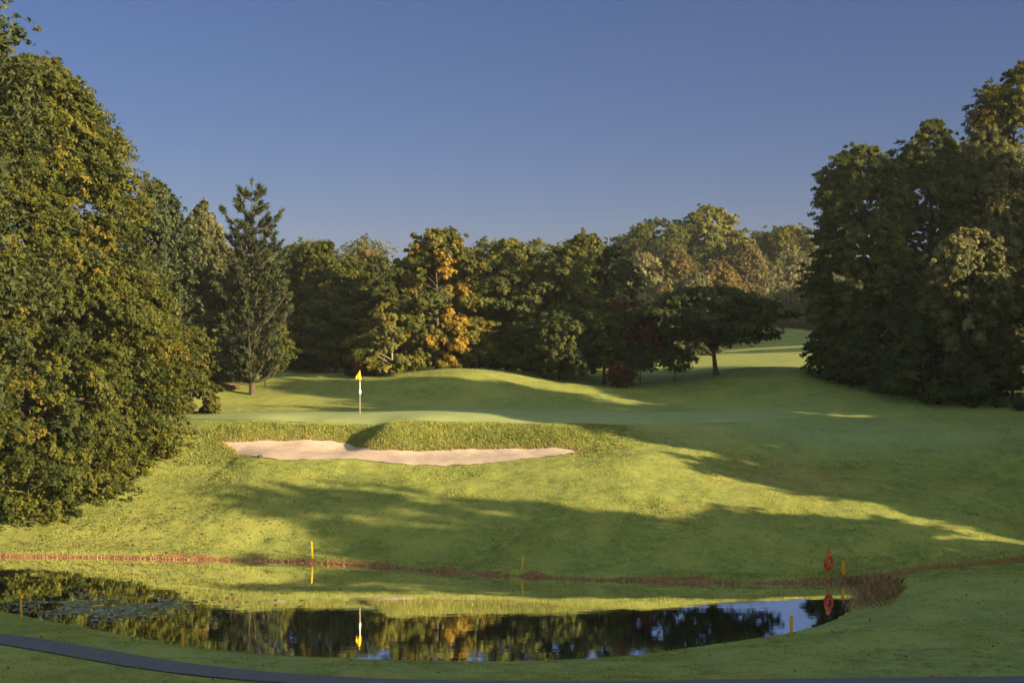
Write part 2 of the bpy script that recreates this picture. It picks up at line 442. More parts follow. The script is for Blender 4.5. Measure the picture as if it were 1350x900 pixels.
def ribbon(name, line, width, lift, mat, label, cat, segs=6, n_sub=6):
    L = np.array(line); V = []; Fc = []
    D = [L[0]]
    for a, b in zip(L[:-1], L[1:]):
        k = max(1, int(np.hypot(*(b - a)) / .4))
        for i in range(1, k + 1): D.append(a + (b - a) * i / k)
    D = np.array(D); tn = np.gradient(D, axis=0); tn /= np.linalg.norm(tn, axis=1)[:, None]
    nn = np.column_stack([-tn[:, 1], tn[:, 0]])
    w = width * (1 + .06 * vnoise(D[:, 0] * .8, D[:, 1] * .8))
    for j in range(segs + 1):
        V.append(D + nn * ((j / segs - .5) * w)[:, None])
    V = np.stack(V, 1); m = len(D)
    z = T(V[..., 0], V[..., 1]) + lift
    P = np.concatenate([V, z[..., None]], -1).reshape(-1, 3)
    ii = np.arange(m * (segs + 1)).reshape(m, segs + 1)
    Fc = np.stack([ii[:-1, :-1], ii[1:, :-1], ii[1:, 1:], ii[:-1, 1:]], -1).reshape(-1, 4)
    o = mesh_np(name, P, Fc, mat, None, None, True)
    return tag(o, label, cat, kind='structure')
ribbon('path', PATH, 1.08, .03, M_ASPH, 'narrow grey asphalt path along the near side of the pond', 'path')
TRK = chaikin([hit(225, 523, 70), hit(262, 518, 70), hit(300, 509, 70), hit(330, 503.5, 70), hit(352, 499, 70)], 2, closed=False)
ribbon('track', TRK, .75, .035, M_GRAVEL, 'brown earth track climbing towards the tall pine', 'track', 4)

# water
wv = np.array([(-34, 33, 0), (13.6, 33, 0), (13.6, 56, 0), (-34, 56, 0)])
o = mesh_np('pond', wv, np.array([[0, 1, 2, 3]]), M_WATER)
tag(o, 'still dark pond mirroring the bank and trees', 'pond', kind='structure')

# ------------------------------------------------------------------ grass, reeds, weed (uncountable)
def blades(name, x, y, hgt, wid, mat, label, cat, dryv=None, lean=.5, tint=None, zoff=0.):
    n = len(x)
    z = T(x, y) - .01 + zoff
    a = rng.uniform(0, 2 * np.pi, n); l = rng.uniform(0, 1, n) * lean * hgt; b = rng.uniform(0, 2 * np.pi, n)
    dx = np.cos(a) * wid / 2; dy = np.sin(a) * wid / 2
    v0 = np.column_stack([x - dx, y - dy, z]); v1 = np.column_stack([x + dx, y + dy, z])
    v2 = np.column_stack([x + np.cos(b) * l, y + np.sin(b) * l, z + hgt])
    V = np.stack([v0, v1, v2], 1).reshape(-1, 3)
    Fc = np.arange(3 * n).reshape(n, 3)
    at = {'tint': ('FACE', rng.random(n) if tint is None else tint), 'dry': ('FACE', np.zeros(n) if dryv is None else dryv)}
    o = mesh_np(name, V, Fc, mat, None, at)
    return tag(o, label, cat, kind='stuff')

def scatter(n, y0, y1, m=40):
    y = rng.uniform(y0, y1, n); x = rng.uniform(-675 - m, 675 + m, n) / F * y
    return x, y
xs, ys = [], []
for n, a, b in ((150000, 29.5, 39), (90000, 39, 48.5), (330000, 47.5, 62), (60000, 62, 68), (70000, 76, 92)):
    x, y = scatter(n, a, b); xs.append(x); ys.append(y)
x = np.concatenate(xs); y = np.concatenate(ys)
keep = (poly_sdf(x, y, POND) > .12) & (poly_sdf(x, y, GREEN) > .35) & (poly_sdf(x, y, SAND) > .06) & (line_dist(x, y, PATH) > .5)
x, y = x[keep], y[keep]
clump = vnoise(x * 1.6, y * 1.6) + vnoise(x * .5 + 3, y * .5)
hg = np.clip(.022 + .03 * rng.random(len(x)) + .045 * clump, .028, .10)
hg *= np.where(y > 75, .7, .82) * np.where(y < 45, .75, 1)
dr = np.clip(np.exp(-(((x - 11.8) / 3.0) ** 2 + ((y - 59.5) / 2.2) ** 2)) * .7, 0, 1) * rng.random(len(x))
blades('rough_grass', x, y, hg, np.where(y < 45, .020, .028) * (1 + .5 * rng.random(len(x))), M_BLADE, 'short green grass covering the slopes around the pond', 'grass', dr, .9)
# longer grass on the bunker face and around its lips
n = 130000
x = rng.uniform(-15.2, 6.6, n); y = rng.uniform(62.2, 66.3, n)
dS = poly_sdf(x, y, SAND); dG = poly_sdf(x, y, GREEN)
keep = (dS > -.015) & (dG > -.05) & (y > 62.2 + .0 * x)
ends = sstep(-15.2, -13., x) * (1 - sstep(3.2, 6.4, x + .8 * vnoise(x * 1.5, y * 1.5)))
keep &= rng.random(n) < ends
x, y, dG, dS = x[keep], y[keep], dG[keep], dS[keep]
hg = np.clip(.06 + .08 * rng.random(len(x)) + .08 * (vnoise(x * 2.2, y * 2.2)), .03, .2) * sstep(-.1, .6, dG) * (.35 + .65 * sstep(-15, -12.6, x) * (1 - sstep(2.5, 5.6, x))) + .02
dr = np.clip(1 - sstep(.05, .6, dS), 0, 1) * rng.random(len(x)) * .8
blades('bunker_face_grass', x, y, hg, .035 + .02 * rng.random(len(x)), M_BLADE, 'long tufted grass on the face above the bunker sand', 'grass', dr, 1.1)
# dry reddish plants at the pond corner and along the far edge / ditch
xs = [rng.normal(11.5, .7, 3800)]; ys = [rng.normal(45.6, 1.5, 3800)]
t = rng.random(5500) * (len(POND) - 1); PP = np.array(POND)
k = t.astype(int); f = (t - k)[:, None]; pt = PP[k] * (1 - f) + PP[(k + 1) % len(PP)] * f
sel = pt[:, 1] > 46.8
pt = pt[sel] + rng.normal(0, .07, (sel.sum(), 2)); xs.append(pt[:, 0]); ys.append(pt[:, 1])
DL = np.array(DITCH); t = rng.random(4200) * (len(DL) - 1); k = t.astype(int); f = (t - k)[:, None]
pt = DL[k] * (1 - f) + DL[k + 1] * f + rng.normal(0, .25, (4200, 2)); xs.append(pt[:, 0]); ys.append(pt[:, 1])
x = np.concatenate(xs); y = np.concatenate(ys)
d = poly_sdf(x, y, POND); keep = (d > -.55) & (d < 1.15)
keep |= line_dist(x, y, DITCH) < .6
x, y, d = x[keep], y[keep], d[keep]
hg = (.04 + .10 * rng.random(len(x)) ** 2) * np.where(np.hypot((x - 11.5), (y - 45.2) / 1.8) < 1.6, .6 + 2.6 * np.clip(vnoise(x * 1.5, y * 1.5) + .45, 0, 1), .9)
blades('dry_bank_plants', x, y, hg, .025 + .03 * rng.random(len(x)), LM['reed'], 'dead reddish brown plants fringing the pond edge', 'reeds', None, 1.6, None, .02)
# fallen leaves
x = np.concatenate([rng.normal(-15, 4, 2200), rng.uniform(-15, 18, 350)]); y = np.concatenate([rng.normal(55.5, 2.6, 2200), rng.uniform(30, 60, 350)])
keep = (poly_sdf(x, y, POND) > .2) & (poly_sdf(x, y, SAND) > .1)
x, y = x[keep], y[keep]
blades('fallen_leaves', x, y, .03 + .03 * rng.random(len(x)), .06 + .04 * rng.random(len(x)), LM['amber'], 'fallen brown leaves scattered over the grass', 'leaves', None, 2.5, None, .035)
# floating weed at the left of the pond
n = 2600
x = rng.normal(-12.6, 1.7, n); y = rng.normal(43.4, 1.05, n)
y += .35 * np.sin(x * 1.7)
keep = (poly_sdf(x, y, POND) < -.25) & (vnoise(x * 1.2, y * 3.0) > -.06)
x, y = x[keep], y[keep]; n = len(x)
r = .03 + .05 * rng.random(n); a = rng.uniform(0, 6.28, n)
V = []
for q in range(6):
    th = a + q * np.pi / 3
    V.append(np.column_stack([x + r * np.cos(th), y + r * .8 * np.sin(th), np.full(n, .006) + .004 * rng.random(n)]))
V = np.stack(V, 1).reshape(-1, 3)
o = mesh_np('pond_weed', V, np.arange(6 * n).reshape(n, 6), LM['weed'], None, {'tint': ('FACE', rng.random(n))})
tag(o, 'grey green weed floating on the pond near the left bank', 'pond weed', kind='stuff')

# ------------------------------------------------------------------ trees
class Tubes:
    def __init__(s): s.V = []; s.F = []
    def add(s, pts, rad, sides=6):
        pts = np.asarray(pts, float); n = len(pts)
        tan = np.gradient(pts, axis=0); tan /= np.linalg.norm(tan, axis=1)[:, None] + 1e-9
        ref = np.array([1., 0, 0]) if abs(tan[0][0]) < .8 else np.array([0, 1., 0])
        b = len(s.V)
        for p, t, r in zip(pts, tan, rad):
            u = np.cross(t, ref); u /= np.linalg.norm(u) + 1e-9; v = np.cross(t, u)
            for k in range(sides):
                a = 2 * math.pi * k / sides
                s.V.append(p + r * (math.cos(a) * u + math.sin(a) * v))
        for i in range(n - 1):
            for k in range(sides):
                k2 = (k + 1) % sides
                s.F.append([b + i * sides + k, b + i * sides + k2, b + (i + 1) * sides + k2, b + (i + 1) * sides + k])
        s.F.append([b + (n - 1) * sides + k for k in range(sides)])
    def build(s, name, mat, parent):
        return mesh_np(name, np.array(s.V), s.F, mat, parent, None, True)

def leaf_quads(pos, nrm, size, elong=1.6):
    """small pointed leaves (one triangle each): pos (n,3), nrm (n,3), size (n,)"""
    n = len(pos)
    r = rng.normal(size=(n, 3))
    u = np.cross(nrm, r); u /= np.linalg.norm(u, axis=1)[:, None] + 1e-9
    v = np.cross(nrm, u); v /= np.linalg.norm(v, axis=1)[:, None] + 1e-9
    s = size[:, None]
    a = pos - u * s * elong * .4 - v * s * .55; b = pos - u * s * elong * .4 + v * s * .55; c_ = pos + u * s * elong * .7
    V = np.stack([a, b, c_], 1).reshape(-1, 3)
    return V, np.arange(3 * n).reshape(n, 3)

PROF = {
 'column': [(0, .9), (.5, 1), (.8, .92), (.93, .75), (1, .4)],
 'dome':  [(0, .62), (.12, .9), (.35, 1), (.6, .93), (.8, .7), (.93, .42), (1, .12)],
 'oval':  [(0, .4), (.15, .75), (.4, 1), (.65, .88), (.85, .55), (.96, .25), (1, .06)],
 'skirt': [(0, .92), (.2, 1), (.45, .95), (.7, .72), (.88, .42), (.97, .18), (1, .05)],
 'flat':  [(0, .55), (.25, .9), (.5, 1), (.75, .92), (.92, .6), (1, .25)],
 'cone':  [(0, 1), (.3, .8), (.6, .5), (.85, .22), (1, .04)],
 'plume': [(0, .5), (.2, .85), (.45, 1), (.7, .7), (.9, .35), (1, .08)],
}
def crown(prof, z0, z1, R, n_cl, n_leaf, lsize, rc, squash=.85, droop=.25, tint=(.45, .22), lobes=.22, inner=.35, ry=1.0, upness=.4, patch=None, seed=0, elong_v=1.0, sprays=20, spray=.27):
    """leaf cloud in local coordinates (trunk foot at the origin)"""
    r_ = np.random.default_rng(1000 + seed)
    pt = np.array([p[0] for p in prof]); pr = np.array([p[1] for p in prof])
    t = r_.random(n_cl * 6); w = np.interp(t, pt, pr)
    t = t[r_.random(len(t)) < (w + .3) / 1.3][:n_cl]; n_cl = len(t)
    nt_ = max(3, int(.14 * n_cl)); t[:nt_] = r_.uniform(.72, .99, nt_)
    ph = r_.uniform(0, 2 * np.pi, n_cl)
    ph0 = r_.uniform(0, 6.28, 4)
    lob = 1 + lobes * (.5 * np.sin(3 * ph + ph0[0] + 5 * t) + .35 * np.sin(5 * ph + ph0[1] - 9 * t) + .35 * np.sin(2 * ph + ph0[2] + 13 * t))
    rf = inner + (1 - inner) * r_.random(n_cl) ** .42
    rad = np.interp(t, pt, pr) * R * lob * rf
    zc = z0 + t * (z1 - z0) - droop * rad * .25
    C = np.column_stack([rad * np.cos(ph), rad * np.sin(ph) * ry, zc])
    loc = np.interp(t, pt, pr) / max(pr)
    rcl = rc * (.5 + .9 * r_.random(n_cl)) * np.clip(loc / .5, .5, 1)
    # each bough carries a few dozen sprays, each spray its leaves
    nsp = np.maximum(4, r_.poisson(sprays, n_cl)); bi = np.repeat(np.arange(n_cl), nsp); ns = len(bi)
    d0 = r_.normal(size=(ns, 3)); d0[:, 2] += .25; d0 /= np.linalg.norm(d0, axis=1)[:, None]
    sp = d0 * ((r_.random(ns) ** .35) * rcl[bi])[:, None]; sp[:, 2] *= squash * elong_v
    outb = C / (np.linalg.norm(C[:, :2], axis=1)[:, None] + .3)
    sp *= np.where(r_.random(ns) < .3, r_.uniform(1.2, 2.1, ns), 1.)[:, None]
    pushb = r_.random(ns) ** 2.5 * rcl[bi] * 1.5
    sp[:, :2] += outb[bi][:, :2] * pushb[:, None]; sp[:, 2] -= droop * pushb * .8 - .15 * pushb
    ss = rcl[bi] * spray * (.5 + r_.random(ns))
    per = r_.poisson(n_leaf / ns, ns); si = np.repeat(np.arange(ns), per); ci = bi[si]; n = len(si)
    d = r_.normal(size=(n, 3)); d /= np.linalg.norm(d, axis=1)[:, None]
    off = sp[si] + d * ((r_.random(n) ** .5) * ss[si])[:, None] * np.array([1, 1, .75 * elong_v])
    d = d * .6 + d0[si] * .6
    out = outb
    # twigs push outwards and sag at their tips
    push = r_.random(n) ** 4 * rcl[ci] * .5
    P = C[ci] + off; P[:, :2] += out[ci][:, :2] * push[:, None]; P[:, 2] -= droop * push
    nr = d * .8 + r_.normal(size=(n, 3)) * .55 + out[ci] * np.array([.5, .5, 0]); nr[:, 2] += upness
    nr /= np.linalg.norm(nr, axis=1)[:, None]
    tc = r_.normal(tint[0], tint[1], n_cl)
    if patch is not None:
        tc = tc + patch(C, r_)
    tv = np.clip(tc[ci] + r_.normal(0, .12, ns)[si] + r_.normal(0, .10, n), 0, 1)
    ls = lsize * (.6 + .8 * r_.random(n))
    return P, nr, ls, tv, C

def finish_tree(name, label, cat, X, Y, group, P, nr, ls, tv, trunk, lm, bark, elong=1.6, ground_cut=True, crown_name='crown'):
    z = Tz(X, Y) - .05
    root = empty(name, (X, Y, z)); tag(root, label, cat, group)
    if ground_cut:
        keep = P[:, 2] + z > T(P[:, 0] + X, P[:, 1] + Y, False) + .06
        P, nr, ls, tv = P[keep], nr[keep], ls[keep], tv[keep]
    V, Fc = leaf_quads(P, nr, ls, elong)
    if trunk is not None: trunk.build('trunk', bark, root)
    mesh_np(crown_name, V, Fc, lm, root, {'tint': ('FACE', tv)})
    return root

def trunk_limbs(C, z1, r0, n_limb, lean=(0, 0), seed=0, fork=None):
    r_ = np.random.default_rng(50 + seed); tb = Tubes()
    hz = np.linspace(-.25, z1 * .88, 9)
    wob = np.cumsum(r_.normal(0, .05, (9, 2)), 0) * (z1 / 10); wob[:2] = 0
    pts = np.column_stack([wob[:, 0] + lean[0] * hz, wob[:, 1] + lean[1] * hz, hz])
    rad = r0 * (1 - .9 * np.linspace(0, 1, 9) ** .9); rad[0] *= 1.55; rad[1] *= 1.08
    tb.add(pts, rad, 9)
    sel = r_.permutation(len(C))[:n_limb]
    for i in sel:
        tgt = C[i]
        hs = max(.12 * z1, min(tgt[2] - .35 * math.hypot(tgt[0], tgt[1]), z1 * .82))
        if fork: hs = min(hs, fork * (1 + .3 * r_.random()))
        s = np.array([np.interp(hs, pts[:, 2], pts[:, 0]), np.interp(hs, pts[:, 2], pts[:, 1]), hs])
        rs = np.interp(hs, pts[:, 2], rad) * .5
        u = np.linspace(0, 1, 6)[:, None]
        arc = np.array([0, 0, .12 * np.linalg.norm(tgt - s)])
        q = s + (tgt - s) * u + arc * np.sin(u * math.pi) + np.vstack([[0, 0, 0], r_.normal(0, .05, (4, 3)) * np.linalg.norm(tgt - s) * .5, [0, 0, 0]])
        tb.add(q, rs * (1 - .88 * u[:, 0]), 5)
        # twigs
        for k in (2, 3, 4):
            e = q[k] + r_.normal(0, .22, 3) * np.linalg.norm(tgt - s) + np.array([0, 0, .1])
            tb.add([q[k], (q[k] + e) / 2 + r_.normal(0, .04, 3), e], [rs * .35, rs * .22, rs * .06], 4)
    return tb

_seed = [0]
def tree(name, label, cat, px, Y, top, hw, prof, lm, leaves=22000, ls=.2, cb=.2, cl=None, rc=None, group='trees around the green',
         bark=None, r0=None, lean=(0, 0), limbs=26, X=None, fork=None, **kw):
    """px/top/hw in photograph pixels at distance Y; cb = crown bottom as fraction of height"""
    _seed[0] += 1; sd = _seed[0]
    leaves = int(leaves * 3.0); ls = ls * .56
    X = (px - 675) / F * Y if X is None else X
    zb = Tz(X, Y); zt = H + (450 - top) / F * Y; h = zt - zb; R = hw / F * Y
    rc = rc or max(.35, R * .2); rc *= .74; cl = cl or int(np.clip(3.2 * (R / rc) ** 2 * max(1, h * (1 - cb) / (2 * R)), 60, 2200))
    P, nr, l_, tv, C = crown(PROF[prof] if isinstance(prof, str) else prof, h * cb, h, R * .92, cl, leaves, ls, rc, seed=sd, **kw)
    if lean != (0, 0):
        sh = np.array([lean[0], lean[1]]); P[:, :2] += sh * P[:, 2:3]; C[:, :2] += sh * C[:, 2:3]
    tb = trunk_limbs(C, h, r0 or max(.07, h * .017), limbs, lean, sd, fork)
    return finish_tree(name, label, cat, X, Y, group, P, nr, l_, tv, tb, LM[lm], bark or M_BARK)

def pine(name, label, px, Y, top, hw, lm='needle', cb=.12, prof=None, group='trees around the green', whorl=.55, n_br=6, needles=16, nl=.3, top_gap=0.0, up=.35, X=None):
    _seed[0] += 1; sd = _seed[0]; r_ = np.random.default_rng(900 + sd)
    X = (px - 675) / F * Y if X is None else X
    zb = Tz(X, Y); h = H + (450 - top) / F * Y - zb; R = hw / F * Y
    prof = prof or [(0, .8), (.25, 1), (.5, .85), (.75, .5), (.92, .22), (1, .05)]
    tb = Tubes(); hz = np.linspace(-.2, h * .97, 8)
    tb.add(np.column_stack([.02 * np.sin(hz), .02 * np.cos(hz * .7), hz]), 0.0145 * h * (1 - .93 * np.linspace(0, 1, 8)), 9)
    TP, TD = [], []
    z = h * cb
    while z < h * .985:
        t = (z / h - cb) / (1 - cb)
        L0 = np.interp(t, [p[0] for p in prof], [p[1] for p in prof]) * R
        a0 = r_.uniform(0, 6.28)
        for k in range(n_br):
            L = L0 * r_.uniform(.5, 1.15); a = a0 + k * 6.283 / n_br + r_.normal(0, .2)
            dr = np.array([math.cos(a), math.sin(a), 0])
            u = np.linspace(0, 1, 6)
            q = np.array([0, 0, z]) + dr * (u * L)[:, None] + np.array([0, 0, 1]) * ((-.12 * np.sin(u * 2.6) + up * u ** 2) * L)[:, None]
            tb.add(q, .012 * h * (.25 + .5 * (1 - t)) * (1 - .85 * u) + .008, 4)
            nt_ = max(3, int(L / .2))
            for j in range(nt_):
                uu = r_.uniform(.28 + .3 * t, 1.05)
                p = np.array([np.interp(uu, u, q[:, i]) for i in range(3)])
                side = np.cross(dr, [0, 0, 1]) * r_.normal(0, .2) * L * (.3 + .5 * uu) * .7
                TP.append(p + side + np.array([0, 0, r_.normal(.03, .06)])); TD.append(dr * .7 + np.array([0, 0, .6]) + r_.normal(0, .25, 3))
        z += whorl * (1.05 - .45 * t + top_gap * max(0, t - .5) * 2) * r_.uniform(.85, 1.15)
    TP.append(np.array([0, 0, h * .98])); TD.append(np.array([0, 0, 1.]))
    TP = np.array(TP); TD = np.array(TD); TD /= np.linalg.norm(TD, axis=1)[:, None]
    ci = np.repeat(np.arange(len(TP)), needles); n = len(ci)
    d = TD[ci] * .9 + r_.normal(0, .55, (n, 3)); d /= np.linalg.norm(d, axis=1)[:, None]
    base = TP[ci] + TD[ci] * r_.uniform(-.12, .2, (n, 1)); s = np.cross(d, r_.normal(size=(n, 3))); s /= np.linalg.norm(s, axis=1)[:, None]
    ln = nl * r_.uniform(.6, 1.1, n)[:, None]; w = .028
    V = np.stack([base - s * w, base + s * w, base + d * ln + s * w * .4, base + d * ln - s * w * .4], 1).reshape(-1, 3)
    tv = np.clip(r_.normal(.5, .22, len(TP))[ci] + r_.normal(0, .12, n), 0, 1)
    root = empty(name, (X, Y, zb - .05)); tag(root, label, 'pine tree' if 'pine' in name else 'tree', group)
    tb.build('trunk', M_BARK, root)
    mesh_np('crown', V, np.arange(4 * n).reshape(n, 4), LM[lm], root, {'tint': ('FACE', tv)})
    return root

# --- the big tree on the left, foliage down to the grass
BIG = [(0, .93), (.08, .98), (.2, 1.04), (.34, 1.04), (.46, 1.0), (.55, .88), (.66, .72), (.75, .63), (.83, .55), (.89, .44), (.95, .33), (1, .12)]
tree('hornbeam_tree', 'huge olive and golden tree at the left edge with foliage sweeping down to the grass', 'tree', 44, 61.5, 74, 172, BIG, 'beech',
     leaves=230000, ls=.15, cb=.0, rc=.8, cl=1500, limbs=70, r0=.42, tint=(.43, .2), lobes=.2, inner=.5, droop=.6, group='large trees framing the view', squash=.7)
# overhanging branch of a tree outside the frame on the left
tree('oak_tree', 'leafy branch tip hanging in at the top left corner above the huge tree', 'tree', -118, 50, -140, 165, 'dome', 'dark',
     leaves=30000, ls=.2, cb=.25, rc=.8, limbs=30, group='large trees framing the view', tint=(.3, .2))
tree('shrub', 'bushy yellow green shrub tucked against the right side of the huge left tree', 'shrub', 252, 74, 432, 33, 'skirt', 'oak', 16000, .17, .0, rc=.4, tint=(.65, .2), limbs=14, group='shrubs under the trees')
tree('pine_tree', 'loose blue green conifer showing between the huge left tree and the feathery birch', 'tree', 206, 76, 236, 48, 'oval', 'blue', 20000, .2, .1, rc=.42, tint=(.5, .25), elong_v=1.3, upness=.7, lobes=.35)
tree('birch_tree', 'feathery pale birch with a narrow top left of the tall pine', 'tree', 268, 92, 264, 46, 'plume', 'pale', 26000, .18, .12, rc=.45, tint=(.35, .2), droop=.9, elong_v=1.6, limbs=20, bark=M_BARK_PALE)
tree('dark_tree', 'dark shaded tree low between the birch and the tall pine', 'tree', 262, 84, 345, 44, 'skirt', 'dark', 24000, .2, .05, rc=.5, tint=(.5, .2))
pine('pine_tree', 'tall pointed pine with clear trunk and separate dark boughs at its top', 332, 82, 236, 51, prof=[(0, .75), (.2, .95), (.42, .95), (.55, .85), (.68, .8), (.8, .55), (.9, .36), (.96, .2), (1, .04)], needles=44, n_br=8, whorl=.46, nl=.27, top_gap=1.9, up=.65, cb=.07)
tree('young_tree', 'thin young tree with slim stem close beside the tall pine', 'tree', 350, 84, 420, 36, 'oval', 'oak', 9000, .18, .3, rc=.4, r0=.06, tint=(.5, .2))
tree('dome_tree', 'round topped olive tree right of the tall pine', 'tree', 424, 96, 322, 60, 'dome', 'oak', 42000, .2, .05, rc=.75, tint=(.5, .2), elong_v=1.3, lobes=.12)
tree('brown_tree', 'purplish brown thinning tree crown behind the round topped tree', 'tree', 482, 126, 331, 40, 'dome', 'brown', 16000, .22, .1, rc=.7, tint=(.5, .25))
tree('cedar_tree', 'low wide tree in flat layers with yellowish top and dark underside', 'tree', 432, 93, 396, 58, 'flat', 'oak', 26000, .2, .22, rc=.75, squash=.28, tint=(.4, .25), r0=.14)
tree('dark_tree', 'small dark conifer crown poking up left of the golden orange tree', 'tree', 502, 104, 338, 38, 'oval', 'dark', 12000, .2, .1, rc=.5)
tree('hazel_tree', 'mid green bushy tree between the flat layered tree and the open yellow green tree', 'tree', 488, 94, 356, 36, 'oval', 'oak', 18000, .19, .05, rc=.5, tint=(.5, .2))
_seed[0] -= 1
tree('yellow_tree', 'open yellow green tree in drooping layers with pale trunk right of the flag', 'tree', 516, 86.5, 392, 46, 'plume', 'yellow', 17000, .19, .1, rc=.5, squash=.35, droop=.7, tint=(.5, .22), bark=M_BARK_PALE, r0=.11, lobes=.3)
def opatch(C, r_):
    return np.where((C[:, 0] > -.2) & (C[:, 2] < 7.2) & (r_.random(len(C)) < .75), .42, 0.02)
tree('maple_tree', 'tall golden orange and green tree at the top of the mound', 'tree', 578, 88, 300, 60, [(0, .6), (.15, .85), (.4, 1), (.65, .85), (.8, .62), (.93, .42), (1, .12)], 'orange', 62000, .19, .05, rc=.6, tint=(.42, .16), patch=opatch, r0=.16, lobes=.3, limbs=40)
tree('beech_tree', 'broad dark green tree in level sprays right of the golden orange tree', 'tree', 668, 90, 356, 58, 'skirt', 'dark', 36000, .19, .03, rc=.65, squash=.4, tint=(.55, .22), lobes=.25)
tree('yellow_shrub', 'bright yellow green sapling sprays at the foot of the broad dark tree', 'shrub', 628, 88, 436, 22, 'flat', 'yellow', 3500, .17, .25, rc=.35, squash=.4, tint=(.45, .2), limbs=10, group='shrubs under the trees')
tree('pale_tree', 'pale yellow rounded crown rising behind the dark trees in the middle', 'tree', 668, 128, 314, 44, 'dome', 'yellow', 26000, .22, .1, rc=.7, tint=(.3, .2))
tree('dark_tree', 'tall dark tree with jagged top standing mid line right of the broad dark tree', 'tree', 735, 90, 326, 50, 'oval', 'dark', 36000, .2, .05, rc=.6, tint=(.5, .22), lobes=.35)
tree('pale_tree', 'pale olive crown catching light behind the tall dark jagged tree', 'tree', 772, 114, 308, 46, 'dome', 'oak', 26000, .22, .1, rc=.7, tint=(.65, .2))
tree('spruce_tree', 'dark blunt evergreen standing behind the red leaved tree', 'tree', 806, 100, 322, 34, 'oval', 'dark', 22000, .2, .1, rc=.55, tint=(.3, .2))
tree('red_tree', 'dull red leaved tree in shade with dark stem', 'tree', 826, 87, 398, 40, 'dome', 'red', 14000, .19, .3, rc=.5, tint=(.4, .25), r0=.10)
tree('dark_tree', 'low dark tree with sturdy stem just left of the red leaved tree', 'tree', 797, 86, 408, 34, 'dome', 'dark', 15000, .19, .24, rc=.5, tint=(.55, .2), r0=.12)
tree('dark_tree', 'dark bushy tree on two stems at the right foot of the mound', 'tree', 738, 85.5, 415, 40, 'dome', 'dark', 16000, .19, .16, rc=.5, tint=(.5, .2), r0=.09)
tree('red_shrub', 'small dark red shrub beneath the red leaved tree', 'shrub', 822, 84, 476, 15, 'oval', 'red', 2600, .14, .15, rc=.25, limbs=8, tint=(.55, .25), group='shrubs under the trees')
tree('red_shrub', 'dull reddish brown shrub under the trees behind the flag', 'shrub', 474, 87.5, 474, 22, 'dome', 'red', 3200, .15, .1, rc=.3, limbs=8, tint=(.5, .25), group='shrubs under the trees')
tree('young_tree', 'slim young tree with bare straight stem left of the leaning tree', 'tree', 844, 86, 452, 22, 'flat', 'dark', 1800, .16, .42, rc=.3, r0=.05, limbs=10, tint=(.6, .2))
tree('young_tree', 'slim young tree with sparse side twigs nearest the leaning tree', 'tree', 889, 85.5, 458, 24, 'flat', 'dark', 1700, .16, .4, rc=.28, r0=.05, limbs=12, tint=(.6, .2))
tree('leaning_tree', 'wide spreading dark tree on a leaning forked trunk before the bright fairway', 'tree', 944, 85, 378, 86, 'flat', 'dark', 24000, .18, .42, rc=.5, squash=.5, tint=(.35, .2), r0=.17, lean=(-.09, 0), limbs=44, fork=1.3, lobes=.5, inner=.2)
tree('grey_shrub', 'small blue grey shrub low in the gap between pine and layered tree', 'shrub', 383, 100, 462, 20, 'dome', 'blue', 2500, .16, .0, rc=.35, limbs=6, tint=(.7, .2), group='shrubs under the trees')

# --- far trees on the rise
FG = 'trees on the far rise'
tree('oak_tree', 'far dark olive rounded tree left of the tallest far tree', 'tree', 866, 205, 292, 58, 'dome', 'oak', 26000, .36, .1, rc=1.5, tint=(.4, .2), group=FG)
tree('lime_tree', 'tallest far tree with a big golden green crown', 'tree', 934, 212, 273, 56, 'dome', 'yellow', 34000, .36, .1, rc=1.5, tint=(.3, .22), group=FG, lobes=.15)
tree('oak_tree', 'far brownish green rounded tree beside the right hand wood', 'tree', 1034, 220, 299, 52, 'dome', 'beech', 24000, .36, .1, rc=1.5, tint=(.55, .2), group=FG)
tree('poplar_tree', 'pale tan upright tree below the dark olive far tree', 'tree', 846, 185, 338, 36, 'oval', 'pale', 18000, .3, .05, rc=.9, tint=(.6, .2), group=FG, elong_v=2.2)
tree('amber_tree', 'rust tinged bushy tree right of the pale tan upright tree', 'tree', 890, 185, 328, 30, 'oval', 'amber', 14000, .3, .05, rc=.9, tint=(.5, .22), group=FG, elong_v=1.5)
tree('amber_tree', 'rusty orange tree under the tallest far tree', 'tree', 950, 185, 346, 32, 'oval', 'amber', 14000, .3, .05, rc=.8, tint=(.7, .22), group=FG, elong_v=1.4)
tree('amber_tree', 'golden bush beside the crown of the tallest far tree', 'tree', 985, 206, 318, 24, 'dome', 'amber', 10000, .3, .05, rc=.8, tint=(.5, .2), group=FG)
tree('poplar_tree', 'pale green upright tree in the middle of the far sunlit row', 'tree', 1000, 210, 338, 34, 'oval', 'pale', 15000, .3, .05, rc=.9, tint=(.45, .2), group=FG, elong_v=2.2)
tree('poplar_tree', 'pale tan upright tree at the right of the far sunlit row', 'tree', 1045, 212, 333, 36, 'oval', 'pale', 16000, .3, .05, rc=.9, tint=(.55, .25), group=FG, elong_v=2.2)
tree('poplar_tree', 'narrow grey green upright tree meeting the right hand wood', 'tree', 1086, 214, 340, 32, 'oval', 'pale', 14000, .3, .05, rc=.9, tint=(.35, .2), group=FG, elong_v=2.2)
tree('poplar_tree', 'grey green upright tree low beneath the tallest far tree', 'tree', 915, 178, 362, 30, 'oval', 'pale', 12000, .3, .05, rc=.8, tint=(.3, .2), group=FG, elong_v=2.)
